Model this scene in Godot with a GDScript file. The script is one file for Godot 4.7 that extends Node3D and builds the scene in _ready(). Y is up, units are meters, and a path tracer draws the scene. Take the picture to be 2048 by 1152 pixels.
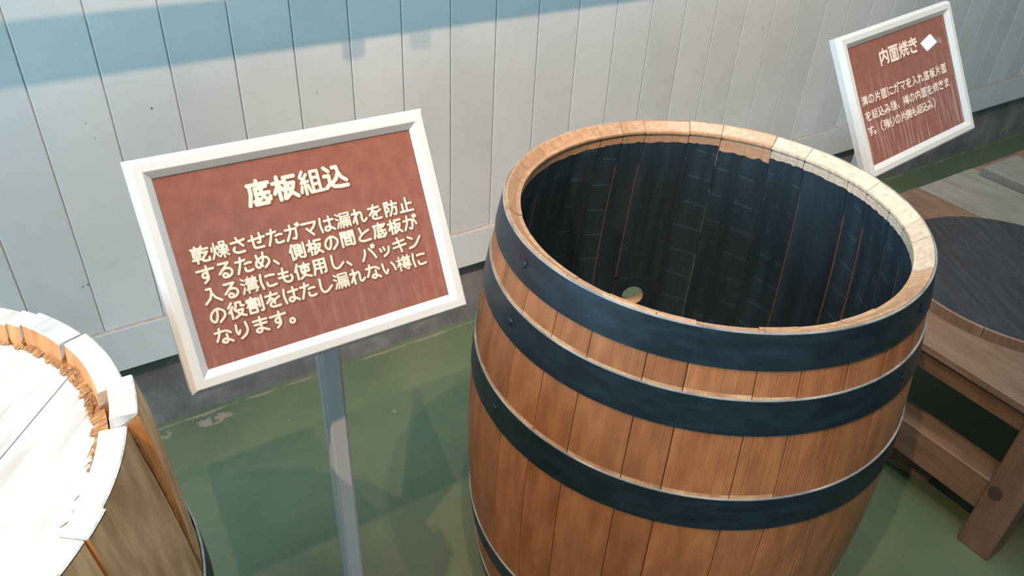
extends Node3D
# A whisky-cask workshop display: open charred cask, second cask with its head fitted, two framed signs, low bench with a cask head.

const FY := -0.012          # floor level
const CAM := Vector3(0.0, 1.45, 1.6274)
var M := {}
var rng := RandomNumberGenerator.new()


func _ready() -> void:
	rng.seed = 4711
	# --- camera, sky, exposure, daylight -------------------------------------------------
	var cam := Camera3D.new()
	cam.name = "camera"
	cam.fov = 40.6
	cam.near = 0.02
	cam.transform = Transform3D(Basis(Vector3(0.84266, 0.04610, 0.53646), Vector3(0.27737, 0.81680, -0.50588), Vector3(-0.46150, 0.57508, 0.67550)).orthonormalized(), CAM)
	add_child(cam)
	cam.current = true
	var env := Environment.new()
	env.tonemap_mode = Environment.TONE_MAPPER_LINEAR
	env.tonemap_exposure = 1.05
	env.background_mode = Environment.BG_SKY
	var skm := ProceduralSkyMaterial.new()
	skm.sky_top_color = Color(0.55, 0.72, 0.92)
	skm.sky_horizon_color = Color(0.80, 0.88, 0.93)
	skm.ground_bottom_color = Color(0.35, 0.38, 0.36)
	skm.ground_horizon_color = Color(0.62, 0.68, 0.68)
	skm.sky_energy_multiplier = 1.5
	skm.ground_energy_multiplier = 0.8
	env.sky = Sky.new()
	env.sky.sky_material = skm
	env.sdfgi_enabled = true
	env.ssao_enabled = true
	env.ssil_enabled = true
	var we := WorldEnvironment.new()
	we.name = "environment"
	we.environment = env
	add_child(we)
	var day := Color(0.73, 0.925, 1.0)
	# added area lights as daylight at unseen openings, chosen to tune the fill (position, facing, size, energy)
	for x in [-2.5, 0.1]:
		daylight("daylight_front", Vector3(x, 1.95, 6.42), Vector3(0, 0, -1), Vector2(2.1, 1.4), 1.5, day)
	daylight("added_roof_fill", Vector3(0.5, 4.28, 1.2), Vector3(0, -1, 0), Vector2(2.7, 1.3), 9.5, day)  # overhead fill, added above the view
	daylight("daylight_left", Vector3(-3.92, 1.9, 0.80), Vector3(1, 0, 0), Vector2(1.3, 1.8), 24.0, Color(0.70, 0.88, 1.0))
	daylight("daylight_right", Vector3(7.42, 2.75, 3.43), Vector3(-1, 0, 0), Vector2(0.115, 0.10), 0.12, day)
	# the warm track lamps (x, energy, aim, cone half angle)
	lamps = [[-1.65, 11.0, Vector3(0.56, 0.7, 0.92), 14.0], [-1.3, 2.2, Vector3(-0.34, 0.86, 1.0), 7.5], [-0.05, 5.0, Vector3(0.46, 0.5, 0.45), 29.0], [0.82, 7.0, Vector3(1.35, 0.8, -0.1), 26.0], [2.3, 4.2, Vector3(3.1, 0.75, -0.1), 31.0]]  # last lamp is added to brighten the right end of the wall
	make_materials()
	build_room()
	build_main_cask()
	build_left_cask()
	build_signs()
	build_bench()
	build_lamps()


var lamps := []


func daylight(called: String, at: Vector3, to: Vector3, size: Vector2, energy: float, col: Color) -> void:
	var l := AreaLight3D.new()
	l.name = called
	l.area_size = size
	l.light_energy = energy
	l.light_color = col
	l.shadow_enabled = true
	l.area_range = 20.0
	l.area_attenuation = 2.0
	add_child(l, true)
	l.look_at_from_position(at, at + to, Vector3.UP if absf(to.y) < 0.9 else Vector3.FORWARD)


# ------------------------------------------------------------------ mesh helpers
class Maker:
	var v := PackedVector3Array()
	var n := PackedVector3Array()
	var t := PackedVector2Array()
	var c := PackedColorArray()
	var col := Color.WHITE

	func tri(a: Vector3, b: Vector3, d: Vector3, na: Vector3, nb: Vector3, nd: Vector3, ta := Vector2.ZERO, tb := Vector2.ZERO, td := Vector2.ZERO) -> void:
		if (b - a).cross(d - a).dot(na + nb + nd) > 0.0:
			v.append_array(PackedVector3Array([a, d, b]))
			n.append_array(PackedVector3Array([na, nd, nb]))
			t.append_array(PackedVector2Array([ta, td, tb]))
		else:
			v.append_array(PackedVector3Array([a, b, d]))
			n.append_array(PackedVector3Array([na, nb, nd]))
			t.append_array(PackedVector2Array([ta, tb, td]))
		c.append_array(PackedColorArray([col, col, col]))

	func quad(a: Vector3, b: Vector3, d: Vector3, e: Vector3, nn: Vector3, ta := Vector2.ZERO, tb := Vector2.ZERO, td := Vector2.ZERO, te := Vector2.ZERO) -> void:
		tri(a, b, d, nn, nn, nn, ta, tb, td)
		tri(a, d, e, nn, nn, nn, ta, td, te)

	func squad(p: Array, nn: Array, uv: Array) -> void:
		tri(p[0], p[1], p[2], nn[0], nn[1], nn[2], uv[0], uv[1], uv[2])
		tri(p[0], p[2], p[3], nn[0], nn[2], nn[3], uv[0], uv[2], uv[3])

	# chamfered block; grain runs along axis g (texture v)
	func block(size: Vector3, bev: float, xf := Transform3D(), g := 1, off := Vector2.ZERO) -> void:
		var h := size * 0.5
		for a in 3:
			var b := (a + 1) % 3
			var d := (a + 2) % 3
			for s in [-1.0, 1.0]:
				var ps := []
				for q in [[-1, -1], [1, -1], [1, 1], [-1, 1]]:
					var p := Vector3()
					p[a] = s * h[a]
					p[b] = q[0] * (h[b] - bev)
					p[d] = q[1] * (h[d] - bev)
					ps.append(p)
				var nn := Vector3()
				nn[a] = s
				_face(ps, nn, xf, g, off)
			if bev <= 0.0:
				continue
			for sb in [-1.0, 1.0]:
				for sd in [-1.0, 1.0]:
					var ps := []
					for q in [[-1, 0], [1, 0], [1, 1], [-1, 1]]:
						var p := Vector3()
						p[a] = q[0] * (h[a] - bev)
						p[b] = sb * (h[b] - (bev if q[1] == 0 else 0.0))
						p[d] = sd * (h[d] - (0.0 if q[1] == 0 else bev))
						ps.append(p)
					var nn := Vector3()
					nn[b] = sb
					nn[d] = sd
					_face(ps, nn.normalized(), xf, g, off)
		if bev > 0.0:
			for sx in [-1.0, 1.0]:
				for sy in [-1.0, 1.0]:
					for sz in [-1.0, 1.0]:
						var s := Vector3(sx, sy, sz)
						var p0 := s * Vector3(h.x, h.y - bev, h.z - bev)
						var p1 := s * Vector3(h.x - bev, h.y, h.z - bev)
						var p2 := s * Vector3(h.x - bev, h.y - bev, h.z)
						var nn := (xf.basis * s).normalized()
						tri(xf * p0, xf * p1, xf * p2, nn, nn, nn, Vector2(p0.x, p0.y) + off, Vector2(p1.x, p1.y) + off, Vector2(p2.x, p2.y) + off)

	func _face(ps: Array, nn: Vector3, xf: Transform3D, g: int, off: Vector2) -> void:
		var na := nn.abs().max_axis_index()
		var uv := []
		for p in ps:
			if na == g:
				uv.append(Vector2(p[(g + 1) % 3], p[(g + 2) % 3]) + off)
			else:
				uv.append(Vector2(p[3 - na - g], p[g]) + off)
		quad(xf * ps[0], xf * ps[1], xf * ps[2], xf * ps[3], (xf.basis * nn).normalized(), uv[0], uv[1], uv[2], uv[3])

	# surface of revolution about y: prof = [Vector2(r, y)], smooth along the turn, faceted along the profile
	func lathe(prof: Array, seg: int, at: Vector3, closed_sign := 1.0) -> void:
		for i in prof.size() - 1:
			var a: Vector2 = prof[i]
			var b: Vector2 = prof[i + 1]
			var tn := Vector2(b.y - a.y, a.x - b.x).normalized() * closed_sign
			for k in seg:
				var p0 := TAU * k / seg
				var p1 := TAU * (k + 1) / seg
				var d0 := Vector3(cos(p0), 0, sin(p0))
				var d1 := Vector3(cos(p1), 0, sin(p1))
				var n0 := d0 * tn.x + Vector3.UP * tn.y
				var n1 := d1 * tn.x + Vector3.UP * tn.y
				squad([at + d0 * a.x + Vector3.UP * a.y, at + d1 * a.x + Vector3.UP * a.y, at + d1 * b.x + Vector3.UP * b.y, at + d0 * b.x + Vector3.UP * b.y], [n0, n1, n1, n0],
					[Vector2(p0 * a.x, a.y), Vector2(p1 * a.x, a.y), Vector2(p1 * b.x, b.y), Vector2(p0 * b.x, b.y)])


func commit(parts: Array) -> ArrayMesh:
	var am := ArrayMesh.new()
	for q in parts:
		var mk: Maker = q[0]
		if mk.v.is_empty():
			continue
		var arr := []
		arr.resize(Mesh.ARRAY_MAX)
		arr[Mesh.ARRAY_VERTEX] = mk.v
		arr[Mesh.ARRAY_NORMAL] = mk.n
		arr[Mesh.ARRAY_TEX_UV] = mk.t
		arr[Mesh.ARRAY_COLOR] = mk.c
		am.add_surface_from_arrays(Mesh.PRIMITIVE_TRIANGLES, arr)
		am.surface_set_material(am.get_surface_count() - 1, q[1])
	return am


func part(called: String, parts: Array, parent: Node, label := "") -> MeshInstance3D:
	var o := MeshInstance3D.new()
	o.name = called
	o.mesh = commit(parts)
	o.cast_shadow = GeometryInstance3D.SHADOW_CASTING_SETTING_ON
	if label:
		o.set_meta("label", label)
	parent.add_child(o, true)
	return o


func thing(called: String, label: String, category: String, group := "", at := Vector3.ZERO) -> Node3D:
	var o := Node3D.new()
	o.name = called
	o.position = at
	o.set_meta("label", label)
	o.set_meta("category", category)
	if group:
		o.set_meta("group", group)
	add_child(o, true)
	return o


func structure(called: String) -> Node3D:
	var o := Node3D.new()
	o.name = called
	o.set_meta("kind", "structure")
	add_child(o, true)
	return o


func slab(called: String, lo: Vector3, hi: Vector3, mat: Material, parent: Node, bev := 0.0, g := 1, off := Vector2.ZERO, col := Color.WHITE) -> MeshInstance3D:
	var mk := Maker.new()
	mk.col = col
	mk.block(hi - lo, bev, Transform3D(Basis(), (lo + hi) * 0.5), g, off)
	return part(called, [[mk, mat]], parent)


# ------------------------------------------------------------------ materials
func noise_bytes(seed_: int, freq: float, w: int, h: int, fw := 0, fh := 0, oct := 4) -> PackedByteArray:
	var f := FastNoiseLite.new()
	f.seed = seed_
	f.noise_type = FastNoiseLite.TYPE_SIMPLEX_SMOOTH
	f.frequency = freq
	f.fractal_octaves = oct
	var im := f.get_seamless_image(fw if fw else w, fh if fh else h)
	im.convert(Image.FORMAT_L8)
	if fw:
		im.resize(w, h, Image.INTERPOLATE_CUBIC)
	return im.get_data()


func tex_of(data: PackedByteArray, w: int, h: int) -> ImageTexture:
	return ImageTexture.create_from_image(Image.create_from_data(w, h, false, Image.FORMAT_RGB8, data))


# streaky wood: base and dark are sRGB colours; grain along v
func wood_tex(seed_: int, base: Color, dark: Color, grain: float, blotch: float, fleck := 0.0) -> ImageTexture:
	var s := 512
	var a := noise_bytes(seed_, 0.09, s, s, s, 24, 3)
	var b := noise_bytes(seed_ + 1, 0.03, s, s, 256, 64, 3)
	var d := noise_bytes(seed_ + 2, 0.012, s, s, 0, 0, 5)
	var e := noise_bytes(seed_ + 3, 0.25, s, s, s, 90, 2)
	var out := PackedByteArray()
	out.resize(s * s * 3)
	for i in s * s:
		var k := (a[i] / 255.0 - 0.5) * grain + (b[i] / 255.0 - 0.5) * grain * 0.8 + (d[i] / 255.0 - 0.5) * blotch + 0.45
		var c := base.lerp(dark, clampf(k, 0.0, 1.0))
		if fleck > 0.0 and e[i] > 196:
			c = c.lerp(Color(1.0, 0.9, 0.75), fleck * (e[i] - 196) / 60.0)
		out[i * 3] = int(c.r * 255.0)
		out[i * 3 + 1] = int(c.g * 255.0)
		out[i * 3 + 2] = int(c.b * 255.0)
	return tex_of(out, s, s)


func blotch_tex(seed_: int, base: Color, dark: Color, amount: float, freq: float) -> ImageTexture:
	var s := 512
	var a := noise_bytes(seed_, freq, s, s, 0, 0, 5)
	var b := noise_bytes(seed_ + 1, freq * 9.0, s, s, 0, 0, 3)
	var out := PackedByteArray()
	out.resize(s * s * 3)
	for i in s * s:
		var c := base.lerp(dark, clampf(0.5 + (a[i] / 255.0 - 0.5) * amount + (b[i] / 255.0 - 0.5) * amount * 0.35, 0.0, 1.0))
		out[i * 3] = int(c.r * 255.0)
		out[i * 3 + 1] = int(c.g * 255.0)
		out[i * 3 + 2] = int(c.b * 255.0)
	return tex_of(out, s, s)


func mat(called: String, tex: Texture2D, rough: float, uv := Vector2.ONE, metal := 0.0, tint := Color.WHITE, spec := 0.5) -> StandardMaterial3D:
	var m := StandardMaterial3D.new()
	m.resource_name = called
	m.albedo_color = tint
	m.albedo_texture = tex
	m.roughness = rough
	m.metallic = metal
	m.metallic_specular = spec
	m.vertex_color_use_as_albedo = true
	m.uv1_scale = Vector3(uv.x, uv.y, 1)
	M[called] = m
	return m


func relief(called: String, seed_: int, fw: int, fh: int, freq: float, strength: float) -> void:
	var im := Image.create_from_data(512, 512, false, Image.FORMAT_L8, noise_bytes(seed_, freq, 512, 512, fw, fh, 4))
	im.convert(Image.FORMAT_RGB8)
	im.bump_map_to_normal_map(strength)
	var m: StandardMaterial3D = M[called]
	m.normal_enabled = true
	m.normal_texture = ImageTexture.create_from_image(im)
	m.normal_scale = 1.0


func make_materials() -> void:
	mat("wall_paint", blotch_tex(11, Color(0.885, 0.885, 0.875), Color(0.83, 0.83, 0.815), 0.9, 0.006), 0.55, Vector2(0.9, 0.9))
	mat("wall_dust", blotch_tex(13, Color(0.70, 0.63, 0.56), Color(0.58, 0.52, 0.46), 1.2, 0.02), 0.9, Vector2(4, 4))
	mat("concrete", blotch_tex(15, Color(0.56, 0.54, 0.53), Color(0.42, 0.41, 0.41), 1.4, 0.008), 0.85, Vector2(1.6, 1.6))
	mat("plain_wall", blotch_tex(17, Color(0.80, 0.80, 0.78), Color(0.74, 0.74, 0.72), 0.8, 0.01), 0.8, Vector2(0.5, 0.5))
	mat("ceiling_paint", blotch_tex(19, Color(0.70, 0.70, 0.68), Color(0.62, 0.62, 0.60), 0.8, 0.01), 0.9, Vector2(0.5, 0.5))
	mat("floor_paint", floor_tex(), 0.42, Vector2.ONE, 0.0, Color.WHITE, 0.4)
	mat("cask_oak", wood_tex(31, Color(0.655, 0.425, 0.255), Color(0.495, 0.295, 0.16), 0.30, 1.0, 0.15), 0.62, Vector2(1.0 / 0.22, 1.0 / 0.75))
	relief("cask_oak", 35, 512, 20, 0.12, 1.2)
	mat("scuffed_oak", wood_tex(45, Color(0.80, 0.65, 0.50), Color(0.64, 0.45, 0.30), 0.6, 1.0, 0.2), 0.65, Vector2(1.0 / 0.22, 1.0 / 0.4))
	mat("cut_oak", wood_tex(41, Color(0.88, 0.80, 0.72), Color(0.72, 0.63, 0.55), 0.6, 0.9, 0.1), 0.42, Vector2(1.0 / 0.10, 1.0 / 0.10))
	mat("seam_oak", null, 0.8, Vector2.ONE, 0.0, Color(0.31, 0.28, 0.26))
	mat("char", char_tex(), 0.55, Vector2(1.0 / 0.25, 1.0 / 0.9), 0.0, Color.WHITE, 0.35)
	relief("char", 51, 512, 60, 0.15, 1.3)
	mat("pale_oak", wood_tex(61, Color(0.88, 0.87, 0.86), Color(0.70, 0.67, 0.635), 0.8, 1.0, 0.0), 0.6, Vector2(1.0 / 0.25, 1.0 / 0.8))
	mat("old_oak", wood_tex(71, Color(0.90, 0.715, 0.53), Color(0.72, 0.535, 0.37), 0.3, 1.4, 0.2), 0.6, Vector2(1.0 / 0.22, 1.0 / 0.75))
	relief("old_oak", 75, 512, 20, 0.12, 1.5)
	mat("pine", wood_tex(81, Color(0.50, 0.395, 0.315), Color(0.40, 0.30, 0.225), 0.7, 0.8, 0.0), 0.6, Vector2(1.0 / 0.25, 1.0 / 1.0))
	mat("grey_pine", wood_tex(85, Color(0.54, 0.51, 0.46), Color(0.44, 0.415, 0.37), 0.8, 0.8, 0.0), 0.7, Vector2(1.0 / 0.25, 1.0 / 1.0))
	mat("charred_head", wood_tex(91, Color(0.235, 0.235, 0.25), Color(0.15, 0.155, 0.17), 1.0, 1.0, 0.0), 0.5, Vector2(1.0 / 0.12, 1.0 / 0.6))
	mat("hoop", blotch_tex(95, Color(0.10, 0.16, 0.195), Color(0.06, 0.105, 0.13), 1.8, 0.012), 0.42, Vector2(3, 8), 0.15)
	mat("hoop_edge", blotch_tex(97, Color(0.66, 0.65, 0.62), Color(0.42, 0.43, 0.44), 1.2, 0.008), 0.45, Vector2(3, 3), 0.3)
	mat("rush", wood_tex(101, Color(0.70, 0.50, 0.30), Color(0.45, 0.29, 0.15), 1.4, 1.2, 0.2), 0.8, Vector2(30, 8))
	mat("frame_white", null, 0.38, Vector2.ONE, 0.0, Color(0.80, 0.785, 0.76))
	mat("aluminium", null, 0.32, Vector2.ONE, 0.25, Color(0.80, 0.82, 0.84))
	mat("dark_metal", null, 0.45, Vector2.ONE, 0.2, Color(0.10, 0.10, 0.11))
	mat("board_back", null, 0.8, Vector2.ONE, 0.0, Color(0.55, 0.55, 0.55))
	mat("window_frame", null, 0.5, Vector2.ONE, 0.0, Color(0.80, 0.80, 0.80))
	var lamp := StandardMaterial3D.new()
	lamp.resource_name = "lamp_glow"
	lamp.albedo_color = Color(1, 0.9, 0.75)
	lamp.emission_enabled = true
	lamp.emission = Color(1.0, 0.80, 0.55)
	lamp.emission_energy_multiplier = 4.0
	M["lamp_glow"] = lamp
	var g := StandardMaterial3D.new()
	g.resource_name = "window_glass"
	g.transparency = BaseMaterial3D.TRANSPARENCY_ALPHA
	g.albedo_color = Color(0.9, 0.96, 1.0, 0.06)
	g.roughness = 0.02
	M["window_glass"] = g


func floor_tex() -> ImageTexture:
	# painted floor, 4.4 m x 2.2 m from (-1.2, z 0); paint worn off along the foot of the wall
	var w := 1536
	var h := 768
	var a := noise_bytes(201, 0.006, w, h, 0, 0, 5)
	var b := noise_bytes(203, 0.05, w, h, 0, 0, 4)
	var d := noise_bytes(205, 0.02, w, h, 0, 0, 4)
	var out := PackedByteArray()
	out.resize(w * h * 3)
	var green := Color(0.36, 0.385, 0.285)
	var dark := Color(0.305, 0.35, 0.255)
	var bare := Color(0.53, 0.47, 0.42)
	for y in h:
		var z := y * 2.2 / h
		for x in w:
			var i := y * w + x
			var wx := -1.2 + x * 4.4 / w
			var c := green.lerp(dark, clampf(0.5 + (a[i] / 255.0 - 0.5) * 1.6 + (b[i] / 255.0 - 0.5) * 0.5, 0.0, 1.0))
			var edge := 0.004 + 0.022 * (d[i] / 255.0 - 0.5)
			# two chips beside the wall
			if z < 0.12:
				var q := minf(Vector2((wx - 0.185) / 0.055, (z - 0.035) / 0.022).length(), Vector2((wx - 0.065) / 0.02, (z - 0.03) / 0.018).length())
				if z < edge or q < 0.55 + 0.9 * (b[i] / 255.0 - 0.2):
					if z < edge or b[i] < 150:
						c = bare.lerp(dark, 0.25 * (b[i] / 255.0))
			elif b[i] > 222 and d[i] > 150:
				c = c.lerp(Color(0.55, 0.58, 0.48), 0.5)
			out[i * 3] = int(c.r * 255.0)
			out[i * 3 + 1] = int(c.g * 255.0)
			out[i * 3 + 2] = int(c.b * 255.0)
	return tex_of(out, w, h)


func char_tex() -> ImageTexture:
	var s := 512
	var a := noise_bytes(301, 0.02, s, s, 256, 64, 4)
	var b := noise_bytes(303, 0.3, s, s, 512, 128, 2)
	var out := PackedByteArray()
	out.resize(s * s * 3)
	for y in s:
		for x in s:
			var i := y * s + x
			var k := 0.085 + 0.05 * (a[i] / 255.0)
			if b[i] > 200:
				k += 0.13 * (b[i] - 200) / 50.0
			# thin tool marks across half of the staves
			if x < 250:
				var m := fposmod(y + 0.05 * x, 34.0)
				if a[i] > 112:
					k += 0.085 * clampf(1.1 - absf(m - 2.0), 0.0, 1.0)
			k *= 1.42
			var c := Color(k * 0.84, k * 1.14, k * 1.32)
			out[i * 3] = int(c.r * 255.0)
			out[i * 3 + 1] = int(c.g * 255.0)
			out[i * 3 + 2] = int(c.b * 255.0)
	return tex_of(out, s, s)


# ------------------------------------------------------------------ room
func build_room() -> void:
	# floor: one slab whose painted top is mapped 4.4 m x 2.2 m
	var fl := structure("floor")
	var mk := Maker.new()
	var xs := [-4.0, 7.5]
	var zs := [-0.2, 6.5]
	var uvf := func(x: float, z: float) -> Vector2: return Vector2((x + 1.2) / 4.4, z / 2.2)
	mk.quad(Vector3(xs[0], FY, zs[0]), Vector3(xs[1], FY, zs[0]), Vector3(xs[1], FY, zs[1]), Vector3(xs[0], FY, zs[1]), Vector3.UP, uvf.call(xs[0], zs[0]), uvf.call(xs[1], zs[0]), uvf.call(xs[1], zs[1]), uvf.call(xs[0], zs[1]))
	part("painted_surface", [[mk, M.floor_paint]], fl)
	slab("slab", Vector3(-4.2, FY - 0.2, -0.2), Vector3(7.7, FY - 0.002, 6.7), M.concrete, fl)
	# back wall: concrete footing, backing, grooved boards
	var wb := structure("wall_back")
	slab("concrete_footing", Vector3(-4.2, FY, -0.2), Vector3(7.7, 0.21, -0.015), M.concrete, wb)
	slab("backing", Vector3(-4.2, 0.21, -0.2), Vector3(7.7, 4.3, -0.0065), M.wall_paint, wb)
	var meshes := {}
	for i in range(-32, 60):
		var o := MeshInstance3D.new()
		o.name = "board"
		var kind := posmod(i * 7, 5)
		if not meshes.has(kind):
			var b := Maker.new()
			var tone := 1.0 - 0.02 * kind
			b.col = Color(tone, tone, tone * 0.995)
			b.block(Vector3(0.1238, 3.976, 0.014), 0.0012, Transform3D(), 1, Vector2(kind * 0.37, kind * 0.21))
			meshes[kind] = commit([[b, M.wall_paint]])
		o.mesh = meshes[kind]
		o.position = Vector3(0.0099 + 0.12649 * (i + 0.5), 0.3176 + 1.988, -0.007)
		wb.add_child(o, true)
	var sp := Maker.new()
	sp.lathe([Vector2(0.0016, 0.0), Vector2(0.0012, 0.0008), Vector2(0.0002, 0.0011)], 10, Vector3.ZERO)
	var spm := commit([[sp, mat("speck", null, 0.8, Vector2.ONE, 0.0, Color(0.22, 0.21, 0.20))]])
	for q in [[0.212, 0.812, 1.2], [0.089, 0.804, 0.6], [0.098, 0.771, 0.6], [0.556, 0.787, 0.7], [3.458, 0.468, 1.8], [0.006, 0.449, 1.2], [-0.004, 0.4475, 0.9], [2.0, 0.751, 1.2]]:
		var o := MeshInstance3D.new()
		o.name = "speck"
		o.mesh = spm
		o.transform = Transform3D(Basis(Vector3.RIGHT, PI / 2.0) * Basis.from_scale(Vector3(q[2], 1, q[2])), Vector3(q[0], q[1], 0.0))
		wb.add_child(o, true)
	var tr := structure("baseboard_back")
	slab("board", Vector3(-4.2, 0.203, -0.012), Vector3(7.7, 0.3165, 0.008), M.wall_paint, tr, 0.001, 0)
	slab("dusty_ledge", Vector3(-4.2, 0.3164, -0.012), Vector3(7.7, 0.3174, 0.0073), M.wall_dust, tr)
	var wl := structure("wall_left")
	wall_with_hole(wl, 0, -4.2, -4.0, [0.1, 1.5, 0.95, 2.85])
	var wr := structure("wall_right")
	wall_with_hole(wr, 0, 7.5, 7.7, [3.365, 3.495, 2.69, 2.81])
	var wf := structure("wall_front")
	slab("panel", Vector3(-4.2, FY, 6.5), Vector3(7.7, 1.2, 6.7), M.plain_wall, wf)
	slab("panel", Vector3(-4.2, 2.7, 6.5), Vector3(7.7, 4.3, 6.7), M.plain_wall, wf)
	slab("panel", Vector3(-4.2, 1.2, 6.5), Vector3(-3.6, 2.7, 6.7), M.plain_wall, wf)
	slab("panel", Vector3(-1.4, 1.2, 6.5), Vector3(-1.0, 2.7, 6.7), M.plain_wall, wf)
	slab("panel", Vector3(1.2, 1.2, 6.5), Vector3(7.7, 2.7, 6.7), M.plain_wall, wf)
	# ceiling with an unseen roof light, added over the display for overhead fill
	var ce := structure("ceiling")
	slab("panel", Vector3(-4.2, 4.3, -0.2), Vector3(7.7, 4.5, 0.5), M.ceiling_paint, ce)
	slab("panel", Vector3(-4.2, 4.3, 1.9), Vector3(7.7, 4.5, 6.7), M.ceiling_paint, ce)
	slab("panel", Vector3(-4.2, 4.3, 0.5), Vector3(-0.9, 4.5, 1.9), M.ceiling_paint, ce)
	slab("panel", Vector3(1.9, 4.3, 0.5), Vector3(7.7, 4.5, 1.9), M.ceiling_paint, ce)
	var rl := structure("added_window_5")
	slab("pane", Vector3(-0.9, 4.44, 0.5), Vector3(1.9, 4.446, 1.9), M.window_glass, rl)
	window_z("window_1", -3.6, -1.4, 1.2, 2.7)
	window_z("window_4", -1.0, 1.2, 1.2, 2.7)
	window_x("window_2", -4.1, [0.1, 1.5, 0.95, 2.85])
	window_x("window_3", 7.6, [3.365, 3.495, 2.69, 2.81])


func wall_with_hole(w: Node3D, _ax: int, x0: float, x1: float, q: Array) -> void:
	slab("panel", Vector3(x0, FY, -0.2), Vector3(x1, q[2], 6.7), M.plain_wall, w)
	slab("panel", Vector3(x0, q[3], -0.2), Vector3(x1, 4.3, 6.7), M.plain_wall, w)
	slab("panel", Vector3(x0, q[2], -0.2), Vector3(x1, q[3], q[0]), M.plain_wall, w)
	slab("panel", Vector3(x0, q[2], q[1]), Vector3(x1, q[3], 6.7), M.plain_wall, w)


func window_z(called: String, x0: float, x1: float, y0: float, y1: float) -> void:
	var w := structure(called)
	var mk := Maker.new()
	var t := 0.05
	for s in [[x0, y0, x0 + t, y1], [x1 - t, y0, x1, y1], [x0, y0, x1, y0 + t], [x0, y1 - t, x1, y1], [(x0 + x1) / 2 - t / 2, y0, (x0 + x1) / 2 + t / 2, y1]]:
		mk.block(Vector3(s[2] - s[0], s[3] - s[1], 0.06), 0.004, Transform3D(Basis(), Vector3((s[0] + s[2]) / 2, (s[1] + s[3]) / 2, 6.6)))
	part("window_frame", [[mk, M.window_frame]], w)
	slab("pane", Vector3(x0 + t, y0 + t, 6.597), Vector3(x1 - t, y1 - t, 6.603), M.window_glass, w)


func window_x(called: String, x: float, q: Array) -> void:
	var w := structure(called)
	var mk := Maker.new()
	var t := minf(0.05, (q[1] - q[0]) * 0.05)
	for s in [[q[0], q[2], q[0] + t, q[3]], [q[1] - t, q[2], q[1], q[3]], [q[0], q[2], q[1], q[2] + t], [q[0], q[3] - t, q[1], q[3]]]:
		mk.block(Vector3(0.06, s[3] - s[1], s[2] - s[0]), 0.002, Transform3D(Basis(), Vector3(x, (s[1] + s[3]) / 2, (s[0] + s[2]) / 2)))
	part("window_frame", [[mk, M.window_frame]], w)
	slab("pane", Vector3(x - 0.003, q[2] + t, q[0] + t), Vector3(x + 0.003, q[3] - t, q[1] - t), M.window_glass, w)


# ------------------------------------------------------------------ casks
class Cask:
	var c := Vector3()
	var top := 0.8907
	var rh := 0.3145
	var rb := 0.3622
	var th := 0.0295
	func r(h: float) -> float:  # parabolic bulge
		return rb - (rb - rh) * pow((h - 0.4394) / 0.4513, 2.0)
	func slope(h: float) -> float:
		return -2.0 * (rb - rh) * (h - 0.4394) / (0.4513 * 0.4513)


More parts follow.
